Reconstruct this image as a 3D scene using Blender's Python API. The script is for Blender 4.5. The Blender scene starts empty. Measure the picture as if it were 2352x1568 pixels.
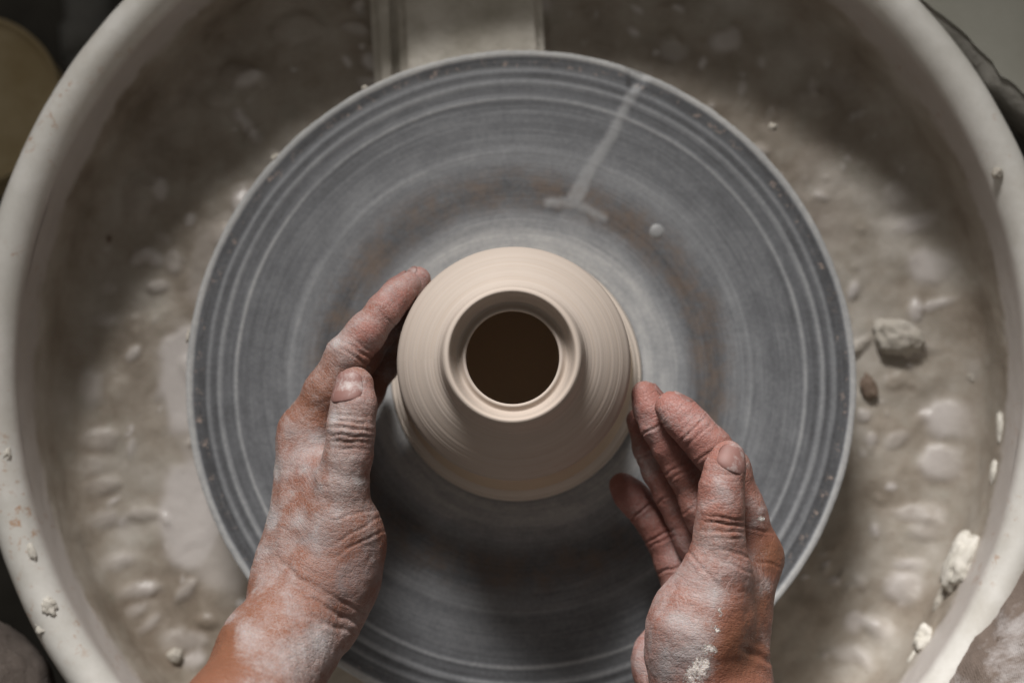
import bpy, bmesh, math, random
import numpy as np
from mathutils import Vector, Matrix, noise as mnoise

rad = math.radians
SC = bpy.context.scene
COL = SC.collection
random.seed(7)

# ------------------------------------------------------------------ camera
# world: x right, y away from the potter, z up, metres; wheel head top = (0,0,0)
FPX, LENS = 3463.0, 53.0                  # focal length in pixels of a 2352 px wide frame, and in mm
DEPTH = 0.80
down = np.array([62 / FPX, -331 / FPX, -1.0]); down /= np.linalg.norm(down)
row_z = -down
row_x = np.array([1.0, 0, 0]); row_x -= row_x.dot(row_z) * row_z; row_x /= np.linalg.norm(row_x)
row_y = np.cross(row_z, row_x)
CAM_R = np.array([row_x, row_y, row_z])   # camera axes -> world
CAM_P = -CAM_R @ (np.array([(1193 - 1176) / FPX, -(855 - 784) / FPX, -1.0]) * DEPTH)
cam = bpy.data.objects.new('camera', bpy.data.cameras.new('camera'))
COL.objects.link(cam)
m4 = Matrix.Identity(4)
for i in range(3):
    for j in range(3):
        m4[i][j] = CAM_R[i][j]
    m4[i][3] = CAM_P[i]
cam.matrix_world = m4
cam.data.lens = LENS; cam.data.sensor_width = 36
cam.data.clip_start = 0.01; cam.data.clip_end = 50
cam.data.dof.use_dof = True
cam.data.dof.focus_distance = 0.695
cam.data.dof.aperture_fstop = 4.5
SC.camera = cam

# ------------------------------------------------------------------ light
w = bpy.data.worlds.new('World'); SC.world = w; w.use_nodes = True
bg = w.node_tree.nodes['Background']
bg.inputs[0].default_value = (1.0, 0.935, 0.85, 1); bg.inputs[1].default_value = 0.16
def lamp(name, typ, loc, target, energy, color, **kw):
    d = bpy.data.lights.new(name, typ); d.energy = energy; d.color = color
    for k, v in kw.items(): setattr(d, k, v)
    o = bpy.data.objects.new(name, d); COL.objects.link(o)
    o.location = loc
    o.rotation_euler = (Vector(target) - Vector(loc)).to_track_quat('-Z', 'Y').to_euler()
    return o
lamp('window_light', 'SPOT', (-0.24, 1.25, 1.18), (0.10, -0.52, 0.0), 425, (1.0, 0.97, 0.94),
     shadow_soft_size=0.33, spot_size=rad(28), spot_blend=1.0)
SC.view_settings.view_transform = 'Standard'; SC.view_settings.look = 'None'
SC.view_settings.exposure = 0.0; SC.view_settings.gamma = 1.0

# ------------------------------------------------------------------ helpers
def P(x, y, z):
    """a point measured in the photograph (2352 px wide), at its real height z above the wheel head"""
    d = CAM_R @ np.array([(x - 1176) / FPX, -(y - 784) / FPX, -1.0])
    t = (z - CAM_P[2]) / d[2]
    return CAM_P + d * t

def tag(o, label=None, cat=None, group=None, kind=None):
    if label: o['label'] = label
    if cat: o['category'] = cat
    if group: o['group'] = group
    if kind: o['kind'] = kind
    return o
def empty(name, loc=(0, 0, 0)):
    o = bpy.data.objects.new(name, None); COL.objects.link(o); o.location = loc
    o.empty_display_size = 0.02
    return o
def mesh_obj(name, verts, faces, mat, parent=None, smooth=True, loc=(0, 0, 0)):
    me = bpy.data.meshes.new(name)
    me.from_pydata([tuple(map(float, v)) for v in verts], [], [tuple(map(int, f)) for f in faces])
    me.update()
    if smooth: me.polygons.foreach_set('use_smooth', [True] * len(me.polygons))
    o = bpy.data.objects.new(name, me); COL.objects.link(o)
    if mat: me.materials.append(mat)
    o.location = loc
    if parent:
        o.parent = parent
        pl = parent.matrix_world.translation if False else parent.location
        o.location = Vector(loc) - Vector(pl) if parent.parent is None else Vector(loc) - Vector(pl) - Vector(parent.parent.location)
    return o
def vattr(o, name, arr):
    a = o.data.attributes.new(name, 'FLOAT', 'POINT')
    a.data.foreach_set('value', np.asarray(arr, dtype=np.float32))
def lathe(profile, nseg, closed_start=False):
    vs, fs = [], []
    n = len(profile)
    ca = [(math.cos(2 * math.pi * k / nseg), math.sin(2 * math.pi * k / nseg)) for k in range(nseg)]
    for (c, s) in ca:
        for (r, z) in profile: vs.append((r * c, r * s, z))
    for k in range(nseg):
        k2 = (k + 1) % nseg
        for i in range(n - 1):
            fs.append((k * n + i, k2 * n + i, k2 * n + i + 1, k * n + i + 1))
    return vs, fs
def resample(pts, step):
    out = [pts[0]]
    # Catmull-Rom through the points
    p = [pts[0]] + list(pts) + [pts[-1]]
    for i in range(1, len(p) - 2):
        a, b, c, d = [np.array(q, float) for q in p[i - 1:i + 3]]
        n = max(2, int(np.linalg.norm(c - b) / step))
        for k in range(1, n + 1):
            t = k / n
            out.append(tuple(0.5 * ((2 * b) + (c - a) * t + (2 * a - 5 * b + 4 * c - d) * t * t + (3 * b - a - 3 * c + d) * t ** 3)))
    return out

# ------------------------------------------------------------------ node helpers
class NT:
    def __init__(s, name, rough=0.6):
        s.m = bpy.data.materials.new(name); s.m.use_nodes = True
        s.t = s.m.node_tree; s.b = s.t.nodes['Principled BSDF']
        s.b.inputs['Roughness'].default_value = rough
        s.tc = s.t.nodes.new('ShaderNodeTexCoord')
    def n(s, typ, **kw):
        x = s.t.nodes.new(typ)
        for k, v in kw.items(): setattr(x, k, v)
        return x
    def lk(s, a, b): s.t.links.new(a, b)
    def setin(s, node, i, v):
        if hasattr(v, 'node'): s.lk(v, node.inputs[i])
        else: node.inputs[i].default_value = v
    def math(s, op, a, b=0.0, c=0.0, clamp=False):
        x = s.n('ShaderNodeMath', operation=op); x.use_clamp = clamp
        s.setin(x, 0, a); s.setin(x, 1, b); s.setin(x, 2, c); return x.outputs[0]
    def noise(s, vec, scale, detail=4, rough=0.55, dist=0.0):
        x = s.n('ShaderNodeTexNoise'); s.lk(vec, x.inputs['Vector'])
        x.inputs['Scale'].default_value = scale; x.inputs['Detail'].default_value = detail
        x.inputs['Roughness'].default_value = rough; x.inputs['Distortion'].default_value = dist
        return x.outputs['Fac']
    def voronoi(s, vec, scale, feature='DISTANCE_TO_EDGE', out='Distance'):
        x = s.n('ShaderNodeTexVoronoi', feature=feature); s.lk(vec, x.inputs['Vector'])
        x.inputs['Scale'].default_value = scale
        return x.outputs[out]
    def ramp(s, fac, stops, interp='LINEAR'):
        x = s.n('ShaderNodeValToRGB'); x.color_ramp.interpolation = interp
        el = x.color_ramp.elements
        while len(el) > 1: el.remove(el[-1])
        el[0].position = stops[0][0]
        for p, c in stops[1:]: el.new(p)
        for e, (p, c) in zip(el, stops):
            e.color = (c, c, c, 1) if not hasattr(c, '__len__') else (*c, 1)
        s.lk(fac, x.inputs[0]); return x.outputs[0]
    def mix(s, fac, a, b, blend='MIX'):
        x = s.n('ShaderNodeMix', data_type='RGBA', blend_type=blend)
        s.setin(x, 0, fac)
        for i, v in ((6, a), (7, b)):
            if hasattr(v, 'node'): s.lk(v, x.inputs[i])
            else: x.inputs[i].default_value = (*v, 1)
        return x.outputs[2]
    def attr(s, name):
        x = s.n('ShaderNodeAttribute'); x.attribute_name = name; return x.outputs['Fac']
    def sep(s, v):
        x = s.n('ShaderNodeSeparateXYZ'); s.lk(v, x.inputs[0]); return x.outputs
    def comb(s, a, b, c):
        x = s.n('ShaderNodeCombineXYZ')
        for i, v in enumerate((a, b, c)): s.setin(x, i, v)
        return x.outputs[0]
    def bump(s, h, dist, strength=1.0, prev=None):
        x = s.n('ShaderNodeBump'); s.lk(h, x.inputs['Height'])
        x.inputs['Distance'].default_value = dist; x.inputs['Strength'].default_value = strength
        if prev is not None: s.lk(prev, x.inputs['Normal'])
        return x.outputs[0]
    def color(s, c): s.setin(s.b, 'Base Color', c if hasattr(c, 'node') else (*c, 1))
    def rough(s, c): s.setin(s.b, 'Roughness', c)
    def normal(s, nrm): s.lk(nrm, s.b.inputs['Normal'])
    def spec(s, v): s.b.inputs['Specular IOR Level'].default_value = v

# ------------------------------------------------------------------ materials
def mat_vase():
    t = NT('vase_clay', 0.72); o = t.tc.outputs['Object']; x, y, z = t.sep(o)
    r = t.math('SQRT', t.math('ADD', t.math('MULTIPLY', x, x), t.math('MULTIPLY', y, y)))
    ln = t.comb(t.math('MULTIPLY', r, 1400.0), t.math('MULTIPLY', z, 1400.0), 0.0)
    th = t.math('ARCTAN2', y, x)
    ln2 = t.comb(t.math('MULTIPLY', r, 900.0), t.math('MULTIPLY', z, 900.0), t.math('MULTIPLY', th, 0.7))
    a = t.noise(ln, 1.0, 3, 0.6); b = t.noise(ln2, 0.35, 4, 0.7)
    grain = t.noise(o, 2600, 2); blot = t.noise(o, 35, 4)
    c = t.mix(t.ramp(b, [(0.3, 0), (0.7, 1)]), (0.365, 0.312, 0.270), (0.42, 0.367, 0.326))
    c = t.mix(t.math('MULTIPLY', t.ramp(a, [(0.38, 1), (0.53, 0)]), t.math('MULTIPLY', t.ramp(t.math('MULTIPLY', z, 10.0), [(0.70, 0), (0.80, 1)]), 0.34)), c, (0.40, 0.31, 0.24))
    c = t.mix(t.math('MULTIPLY', t.ramp(blot, [(0.45, 0), (0.7, 1)]), 0.25), c, (0.435, 0.38, 0.335))
    c = t.mix(t.ramp(t.math('MULTIPLY', z, 10.0), [(0.30, 0.85), (0.5, 0)]), c, (0.60, 0.525, 0.455))  # paler foot: bounce light on its front is put into the colour
    c = t.mix(t.math('MULTIPLY', t.attr('wet'), 0.95), c, (0.50, 0.385, 0.28))
    t.color(c); t.spec(0.25)
    n1 = t.bump(a, 0.00022, 0.45); n1 = t.bump(b, 0.0005, 0.2, n1); n1 = t.bump(grain, 0.00006, 0.5, n1)
    t.normal(n1); return t.m

RINGS = [(0, .55), (.36, .62), (.385, .78), (.41, .68), (.43, .72), (.47, .55), (.50, .36), (.53, .16), (.565, .10), (.60, .18),  # dirty middle band, painted darker still to deepen the vase's shadow
         (.64, .34), (.68, .42), (.688, .50), (.70, .36), (.78, .28), (.842, .26), (.848, .62), (.853, .55), (.859, .24), (.885, .20),
         (.897, .55), (.904, .52), (.911, .12), (.924, .16), (.933, .42), (.938, .40), (.945, .12), (.966, .10), (.976, .14), (.982, .80), (1.0, .80)]
def mat_wheel():
    t = NT('wheel_metal', 0.5); o = t.tc.outputs['Object']; x, y, z = t.sep(o)
    r = t.math('SQRT', t.math('ADD', t.math('MULTIPLY', x, x), t.math('MULTIPLY', y, y)))
    wob = t.noise(o, 14, 3)
    rw = t.math('ADD', t.math('DIVIDE', r, 0.1778), t.math('MULTIPLY', t.math('SUBTRACT', wob, 0.5), 0.010))
    th = t.math('ARCTAN2', y, x)
    sx, sy = t.math('COSINE', th), t.math('SINE', th)
    streak = t.noise(t.comb(t.math('MULTIPLY', sx, 1.6), t.math('MULTIPLY', sy, 1.6), t.math('MULTIPLY', r, 900.0)), 1.0, 5, 0.7)
    broad = t.noise(t.comb(t.math('MULTIPLY', sx, 2.0), t.math('MULTIPLY', sy, 2.0), t.math('MULTIPLY', r, 130.0)), 1.0, 4, 0.6)
    speck = t.noise(o, 420, 5, 0.75)
    ring = t.ramp(rw, RINGS)
    v = t.math('ADD', ring, t.math('MULTIPLY', t.math('SUBTRACT', streak, 0.5), 0.42))
    v = t.math('ADD', v, t.math('MULTIPLY', t.math('SUBTRACT', broad, 0.5), 0.42))
    v = t.math('ADD', v, t.math('MULTIPLY', t.math('SUBTRACT', speck, 0.5), 0.40))
    v = t.math('ADD', v, t.math('MULTIPLY', t.math('SUBTRACT', t.noise(o, 75, 5, 0.7), 0.5), 0.34), clamp=True)
    c = t.ramp(v, [(0.0, (0.060, 0.061, 0.065)), (0.25, (0.118, 0.122, 0.131)), (0.5, (0.205, 0.212, 0.222)), (0.75, (0.335, 0.338, 0.34)), (1.0, (0.50, 0.495, 0.48))])
    # rusty dirt in the band round the pot
    band = t.ramp(rw, [(0.49, 0), (0.54, 1), (0.60, 1), (0.66, 0)])
    dirt = t.math('MULTIPLY', band, t.ramp(t.noise(o, 55, 6, 0.8), [(0.42, 0), (0.62, 1)]))
    c = t.mix(t.math('MULTIPLY', dirt, 0.6), c, (0.15, 0.105, 0.075))
    edge = t.ramp(rw, [(0.945, 0), (0.955, 1), (0.97, 1), (0.98, 0)])
    ed = t.math('MULTIPLY', edge, t.ramp(t.noise(o, 160, 5, 0.8), [(0.56, 0), (0.66, 1)]))
    c = t.mix(t.math('MULTIPLY', ed, 0.7), c, (0.40, 0.31, 0.26))
    sa = t.math('MULTIPLY', t.attr('slip'), t.ramp(t.noise(o, 150, 4, 0.7), [(0.2, 0.55), (0.7, 0.95)]))
    c = t.mix(sa, c, (0.30, 0.305, 0.31))
    t.color(c); t.spec(0.35)
    t.rough(t.ramp(v, [(0, 0.42), (0.6, 0.68)]))
    n1 = t.bump(streak, 0.0006, 0.35); n1 = t.bump(speck, 0.0004, 0.35, n1); t.normal(n1)
    return t.m
def mat_slip(name='slip', c1=(0.20, 0.205, 0.21), c2=(0.27, 0.27, 0.27)):
    t = NT(name, 0.55); o = t.tc.outputs['Object']
    n = t.noise(o, 120, 5); t.color(t.mix(n, c1, c2))
    t.normal(t.bump(t.noise(o, 300, 4), 0.0006, 0.4)); return t.m
def mat_pan():
    t = NT('pan_plastic', 0.5); o = t.tc.outputs['Object']; x, y, z = t.sep(o)
    big = t.noise(o, 9, 5, 0.6); mid = t.noise(o, 34, 5, 0.65); fine = t.noise(o, 170, 5, 0.7)
    plast = t.mix(t.ramp(mid, [(0.35, 0), (0.7, 1)]), (0.57, 0.555, 0.515), (0.70, 0.685, 0.65))
    st = t.math('MULTIPLY', t.ramp(fine, [(0.56, 0), (0.66, 1)]), t.ramp(t.noise(o, 16, 4), [(0.50, 0), (0.60, 1)]))
    plast = t.mix(t.math('MULTIPLY', st, 0.9), plast, (0.42, 0.25, 0.15))
    film = t.ramp(t.noise(o, 22, 6, 0.7), [(0.48, 0), (0.72, 1)])
    plast = t.mix(t.math('MULTIPLY', film, 0.45), plast, (0.44, 0.40, 0.335))
    slurry = t.ramp(t.math('ADD', t.math('MULTIPLY', big, 0.55), t.math('MULTIPLY', mid, 0.45)),
                    [(0.36, (0.22, 0.18, 0.14)), (0.47, (0.33, 0.285, 0.235)), (0.54, (0.385, 0.345, 0.295)), (0.64, (0.48, 0.445, 0.40))])
    slurry = t.mix(t.math('MULTIPLY', t.ramp(t.noise(o, 60, 5, 0.7), [(0.55, 0), (0.75, 1)]), 0.35), slurry, (0.28, 0.28, 0.23))
    slurry = t.mix(t.math('MULTIPLY', t.ramp(fine, [(0.62, 0), (0.75, 1)]), 0.35), slurry, (0.13, 0.085, 0.055))
    slurry = t.mix(t.attr('slick'), slurry, (0.57, 0.53, 0.505))
    r = t.math('SQRT', t.math('ADD', t.math('MULTIPLY', x, x), t.math('MULTIPLY', y, y)))
    # ragged tide line of the slurry on the wall
    lvl = t.math('ADD', z, t.math('MULTIPLY', t.math('SUBTRACT', mid, 0.5), 0.022))
    up = t.ramp(t.math('ADD', t.math('MULTIPLY', lvl, 10.0), 0.5), [(0.33, 0), (0.40, 1)])
    wallc = t.mix(0.62, plast, (0.40, 0.35, 0.33))
    up2 = t.ramp(t.math('ADD', t.math('MULTIPLY', z, 10.0), 0.5), [(0.60, 0), (0.66, 1)])
    outer = t.ramp(r, [(0.262, 0), (0.266, 1)])
    c = t.mix(up, slurry, wallc)
    c = t.mix(t.math('MULTIPLY', up2, 1.0), c, plast)
    t.color(c)
    t.rough(t.mix(up, t.mix(t.ramp(mid, [(0.45, 0), (0.6, 1)]), t.mix(t.attr('slick'), (0.44, 0.44, 0.44), (0.26, 0.26, 0.26)), (0.62, 0.62, 0.62)), (0.42, 0.42, 0.42)))
    t.spec(0.45)
    h = t.mix(up, t.mix(0.5, mid, fine), t.mix(0.9, mid, fine))
    fl = t.math('SUBTRACT', 1.0, up)
    n1 = t.bump(mid, 0.0012, 0.3); n1 = t.bump(t.math('MULTIPLY', fine, fl), 0.0010, 0.4, n1)
    n1 = t.bump(t.math('MULTIPLY', t.ramp(t.noise(o, 40, 2, 0.4), [(0.48, 0), (0.68, 1)]), fl), 0.002, 0.3, n1)
    t.normal(n1); return t.m
def mat_skin():
    t = NT('skin', 0.55); o = t.tc.outputs['Object']; s = t.attr('along')
    x, y, z = t.sep(o)
    pink = t.attr('pink'); clay = t.attr('clay'); thick = t.attr('thick')
    base = t.mix(t.noise(o, 60, 4), (0.140, 0.056, 0.028), (0.195, 0.084, 0.046))
    pk = t.mix(t.noise(o, 70, 4), (0.245, 0.106, 0.088), (0.315, 0.142, 0.121))
    c = t.mix(pink, base, pk)
    # wrinkle field: fine lines across the limb
    wv = t.comb(t.math('MULTIPLY', x, 90.0), t.math('MULTIPLY', s, 620.0), t.math('MULTIPLY', z, 90.0))
    wr = t.noise(wv, 1.0, 4, 0.65, 0.3)
    net = t.voronoi(o, 520); net2 = t.voronoi(t.comb(t.math('MULTIPLY', x, 1.0), t.math('MULTIPLY', s, 1.8), z), 210)
    ridg = t.noise(o, 900, 3)
    # dry clay: patchy powder, and pale clay left in the skin lines
    pat = t.noise(o, 55, 4, 0.6, 0.5)
    pw = t.noise(wv, 0.8, 4, 0.7)
    amt = t.math('ADD', clay, t.math('ADD', t.math('MULTIPLY', t.math('SUBTRACT', pat, 0.5), 2.0), t.math('MULTIPLY', t.math('SUBTRACT', pw, 0.5), 0.5)))
    amt = t.math('ADD', amt, t.math('MULTIPLY', t.math('SUBTRACT', t.noise(o, 900, 3, 0.7), 0.5), 0.8))
    powder = t.ramp(amt, [(0.14, 0), (0.55, 0.50), (1.0, 0.92)])
    fleck = t.math('MULTIPLY', t.ramp(t.noise(o, 1500, 2, 0.5), [(0.52, 0.0), (0.70, 1)]), t.math('MULTIPLY', clay, 0.9, clamp=True))
    lines = t.math('MULTIPLY', t.ramp(net2, [(0.0, 1), (0.035, 0)]), t.ramp(clay, [(0.12, 0), (0.45, 0.7)]))
    cc = t.mix(t.noise(o, 200, 4), (0.28, 0.245, 0.242), (0.44, 0.405, 0.40))
    cc = t.mix(t.attr('clay_shade'), cc, (0.165, 0.145, 0.148))  # thumb-mound shade put into the clay colour, along with some greyer clay
    f = t.math('MAXIMUM', powder, t.math('MAXIMUM', fleck, lines))
    c = t.mix(f, c, cc)
    tk = t.ramp(t.math('ADD', thick, t.math('MULTIPLY', t.math('SUBTRACT', t.noise(o, 330, 5, 0.8), 0.5), 1.3)), [(0.55, 0), (0.66, 1)])
    c = t.mix(tk, c, (0.66, 0.62, 0.585))
    t.color(c)
    t.b.inputs['Subsurface Weight'].default_value = 0.12
    t.b.inputs['Subsurface Radius'].default_value = (0.004, 0.0015, 0.0008)
    t.b.inputs['Subsurface Scale'].default_value = 1.0
    t.spec(0.32); t.rough(t.mix(f, (0.5, 0.5, 0.5), (0.85, 0.85, 0.85)))
    n1 = t.bump(wr, 0.0007, 0.5); n1 = t.bump(t.ramp(net, [(0, 0), (0.12, 1)]), 0.00022, 0.5, n1)
    n1 = t.bump(t.ramp(net2, [(0, 0), (0.08, 1)]), 0.0002, 0.4, n1)
    n1 = t.bump(ridg, 0.00025, 0.5, n1); n1 = t.bump(tk, 0.0009, 0.8, n1)
    t.normal(n1); return t.m
def mat_nail():
    t = NT('nail', 0.62); o = t.tc.outputs['Object']
    n = t.noise(o, 160, 4)
    c = t.mix(n, (0.15, 0.07, 0.06), (0.24, 0.125, 0.108))
    c = t.mix(t.ramp(t.noise(o, 110, 5, 0.7), [(0.52, 0), (0.70, 0.75)]), c, (0.42, 0.38, 0.37))
    t.color(c); t.normal(t.bump(t.noise(o, 500, 3), 0.0002, 0.3)); return t.m
def mat_cloth(name, c1, c2, c3, lo, hi):
    t = NT(name, 0.9); o = t.tc.outputs['Object']
    wv = t.n('ShaderNodeTexWave'); t.lk(o, wv.inputs['Vector']); wv.inputs['Scale'].default_value = 420; wv.inputs['Distortion'].default_value = 2
    n = t.noise(o, 300, 4, 0.7)
    c = t.mix(n, c1, c2)
    p = t.ramp(t.noise(o, 18, 7, 0.72, 0.4), [(lo, 0), (hi, 0.9)])
    c = t.mix(p, c, c3)
    c = t.mix(t.math('MULTIPLY', t.ramp(t.noise(o, 130, 5, 0.8), [(0.60, 0), (0.68, 1)]), 0.6), c, (0.10, 0.075, 0.06))
    t.color(c); t.spec(0.1)
    n1 = t.bump(wv.outputs['Fac'], 0.0003, 0.35); n1 = t.bump(t.noise(o, 150, 6, 0.75), 0.003, 0.55, n1); t.normal(n1); return t.m
def mat_plain(name, c1, c2, scale=40, rough=0.7, bumpd=0.001, spec=0.3):
    t = NT(name, rough); o = t.tc.outputs['Object']
    t.color(t.mix(t.ramp(t.noise(o, scale, 5, 0.65), [(0.35, 0), (0.65, 1)]), c1, c2)); t.spec(spec)
    t.normal(t.bump(t.noise(o, scale * 4, 5, 0.7), bumpd, 0.5)); return t.m

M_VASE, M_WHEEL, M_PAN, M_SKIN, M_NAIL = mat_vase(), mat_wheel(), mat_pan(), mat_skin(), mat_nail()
M_SLIP = mat_slip()
M_LUMP = mat_plain('pale_clay', (0.60, 0.57, 0.50), (0.74, 0.71, 0.65), 90, 0.7, 0.0015)
M_RIMC = mat_plain('rim_clay', (0.50, 0.47, 0.41), (0.66, 0.63, 0.57), 120, 0.7, 0.001)
M_LUMPD = mat_plain('grey_clay', (0.42, 0.385, 0.33), (0.53, 0.495, 0.44), 90, 0.7, 0.0015)
M_LUMPB = mat_plain('brown_clay', (0.15, 0.105, 0.078), (0.23, 0.175, 0.135), 90, 0.7, 0.0015)

# ------------------------------------------------------------------ floor
fl = mesh_obj('floor', [(-3, -3, -0.62), (3, -3, -0.62), (3, 3, -0.62), (-3, 3, -0.62)], [(0, 1, 2, 3)],
              mat_plain('dark_floor', (0.030, 0.028, 0.024), (0.075, 0.07, 0.06), 12, 0.8), smooth=False)
tag(fl, kind='structure')

# ------------------------------------------------------------------ splash pan
FLOOR_Z = -0.062
def fbm(x, y, s, seed=0.0, o=4):
    return mnoise.fractal(Vector((x * s + seed, y * s - seed, seed * 0.37)), 0.9, 2.1, o)
def build_pan():
    root = empty('splash_pan', (0, 0, FLOOR_Z - 0.01))
    tag(root, 'big round cream plastic splash pan, slurry-covered inside, around the grey wheel', 'splash pan')
    cx, cy = -0.0010, 0.0067
    # inner surface, floor to rim, outer lip
    prof = [(0.100 + 0.0017 * k, FLOOR_Z) for k in range(0, 82)]
    for k in range(1, 13):
        a = math.pi / 2 * k / 12
        prof.append((0.2396 + 0.022 * math.sin(a), FLOOR_Z + 0.022 * (1 - math.cos(a))))
    for k in range(1, 21): prof.append((0.2616 + 0.0024 * k / 20, FLOOR_Z + 0.022 + 0.048 * k / 20))
    nfloor = len(prof)
    # rolled rim
    rc, zc, rr = 0.2752, 0.0085, 0.0122
    rim = [(0.2640, 0.0040)]
    for k in range(0, 19):
        a = math.pi * 0.93 - (math.pi * 1.10) * k / 18
        rim.append((rc + rr * math.cos(a) * 0.95, zc + rr * math.sin(a) * 1.15))
    rim += [(0.2866, -0.012), (0.2842, -0.014), (0.2828, -0.010), (0.2820, 0.000)]
    out = [(0.2670, 0.000), (0.2665, -0.05), (0.262, FLOOR_Z - 0.006), (0.24, FLOOR_Z - 0.0095), (0.100, FLOOR_Z - 0.0095)]
    N = 760
    spots = []
    def sp(x, y, a, b, h, sl, ang=0):
        p = P(x, y, FLOOR_Z); spots.append((p[0], p[1], a / 4000, b / 4000, h * (0.45 if x > 1200 else 0.75), sl, math.radians(ang)))
    for q in [(208, 888, 24, 40, 2.5, .35), (240, 735, 26, 18, 2, .35), (252, 660, 18, 16, 2, .3), (265, 1290, 40, 17, 4, .5, -10), (240, 1192, 34, 18, 3, .4, -15),
              (318, 1355, 40, 15, 4, .45, -8), (312, 1400, 32, 13, 4, .6, -20), (345, 1432, 24, 10, 3, .5, -40), (235, 1115, 40, 18, 3, .2, -10),
              (330, 1180, 40, 14, 2, .2), (2105, 512, 44, 20, 2.5, .5, -20), (2132, 615, 48, 36, 3, .5, 25), (2150, 700, 46, 9, 2.5, .4, -15),
              (2178, 960, 56, 42, 4, .55), (2160, 1062, 46, 36, 4, .5), (2072, 1345, 42, 36, 5, .55), (2098, 1178, 36, 20, 3, .3),
              (2002, 1008, 14, 16, 4, .4), (1985, 955, 14, 14, 4, .4), (2160, 1190, 60, 22, 3, .2, 20), (2010, 1440, 30, 12, 4, .4, 30), (1950, 1500, 40, 16, 3, .3),
              (230, 1010, 40, 22, 2, .2), (210, 1070, 30, 24, 2, .2), (420, 1470, 50, 22, 2, .25), (180, 800, 34, 20, 2, .15),
              (560, 180, 60, 30, 6, .12), (500, 230, 36, 22, 5, .1), (320, 460, 36, 50, 5, .1), (1960, 190, 60, 26, 5, .12), (1880, 240, 50, 24, 5, .1),
              (1830, 120, 80, 30, 5, .08), (690, 70, 60, 40, 6, .08), (2230, 850, 16, 24, 7, .5)]:
        sp(*q)
    # smooth slick of wet slip along the left of the wheel
    slick = [(P(430, 870, FLOOR_Z), 62, 125), (P(440, 1180, FLOOR_Z), 72, 120), (P(520, 1270, FLOOR_Z), 70, 90), (P(470, 1020, FLOOR_Z), 50, 90), (P(520, 620, FLOOR_Z), 90, 120), (P(1890, 470, FLOOR_Z), 60, 130)]
    swt = [1, 1.05, .55, .45, .3, .18]
    def wob(x, y, z, amt): return amt * fbm(x, y + z, 18, 3.1)
    def ring_mesh(profile, disp):
        vs, fs, sk = [], [], []
        n = len(profile)
        for k in range(N):
            a = 2 * math.pi * k / N; c, s = math.cos(a), math.sin(a)
            for i, (r, z) in enumerate(profile):
                x, y, zz, g = disp(r, z, c, s, i)
                vs.append((x + cx, y + cy, zz)); sk.append(g)
        for k in range(N):
            k2 = (k + 1) % N
            for i in range(n - 1): fs.append((k * n + i, k2 * n + i, k2 * n + i + 1, k * n + i + 1))
        return vs, fs, sk
    # small blobs and scraps of slurry, thicker towards the wall
    rg = random.Random(11)
    blobs = []
    for k in range(330):
        a = rg.uniform(0, 2 * math.pi); r = 0.165 + 0.088 * rg.random() ** 0.7
        big = rg.random() ** 3
        sa = 0.0018 + 0.0075 * big
        blobs.append((r * math.cos(a) + cx, r * math.sin(a) + cy, sa, sa * rg.uniform(.35, .8), rg.uniform(.7, 2.0) * (0.6 + big), rg.choice([0, 0, .15, .35, .6]) if big < .5 else rg.choice([0, .25, .5]), rg.uniform(0, 3.14)))
    def mesh_in(prof):
        n = len(prof); A = 2 * math.pi * np.arange(N) / N
        R_ = np.array([p[0] for p in prof]); Z_ = np.array([p[1] for p in prof])
        X = (R_[None, :] * np.cos(A)[:, None]).ravel(); Y = (R_[None, :] * np.sin(A)[:, None]).ravel(); Z = np.tile(Z_, N); R = np.tile(R_, N)
        flat = np.where(Z < FLOOR_Z + 0.012, np.clip((0.262 - R) / 0.02, 0, 1), 0)
        nz = lambda sc, seed, o: np.array([fbm(x, y, sc, seed, o) if f > 0 else 0.0 for x, y, f in zip(X, Y, flat)])
        n20, n55, n60 = nz(20, 1.7, 3), nz(55, 5.2, 2), nz(85, 9.0, 3)
        dz = flat * (0.0024 * n20 + 0.0010 * n55); g = np.zeros(len(X))
        for (p, a, b), wt in zip(slick, swt):
            q = ((X + cx - p[0]) / (a / 4000)) ** 2 + ((Y + cy - p[1]) / (b / 4000)) ** 2
            f = flat * wt / (1 + np.maximum(q * (1 + 0.55 * n55), 0) ** 7)
            dz = dz * (1 - 0.8 * np.minimum(1, f)) + 0.0015 * f; g = np.maximum(g, 0.95 * f)
        for (sx, sy, a, b, h, sl, ang) in spots + blobs:
            ux, uy = X + cx - sx, Y + cy - sy
            m = np.where((np.abs(ux) < 0.035) & (np.abs(uy) < 0.035) & (flat > 0))[0]
            ca, sa = math.cos(ang), math.sin(ang); u, v = ux[m], uy[m]
            q = ((u * ca - v * sa) / a) ** 2 + ((u * sa + v * ca) / b) ** 2
            f = flat[m] / (1 + np.maximum(q * (1 + 0.55 * n60[m]), 0) ** 5)
            dz[m] += f * h * 0.001; g[m] = np.maximum(g[m], np.minimum(1, f * sl * 1.7))
        wl = np.array([0.0 if f > 0 else 0.0006 * fbm(x, y + z * 2, 14, 4.0) for x, y, z, f in zip(X, Y, Z, flat)])
        vs = np.stack([X - wl * X / R + cx, Y - wl * Y / R + cy, Z + dz], 1)
        fs = []
        for k in range(N):
            k2 = (k + 1) % N
            for i in range(n - 1): fs.append((k * n + i, k2 * n + i, k2 * n + i + 1, k * n + i + 1))
        return vs, fs, np.minimum(1, g)
    def d_rim(r, z, c, s, i):
        x, y = r * c, r * s
        e = 0.0003 * fbm(x, y, 25, 8.0, 2)
        return (x + e * c, y + e * s, z + e, 0)
    v, f, sk = mesh_in(prof)
    o = mesh_obj('basin', v, f, M_PAN, root); vattr(o, 'slick', sk); o['label'] = 'inside of the pan covered in dried and wet slurry'
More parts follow.
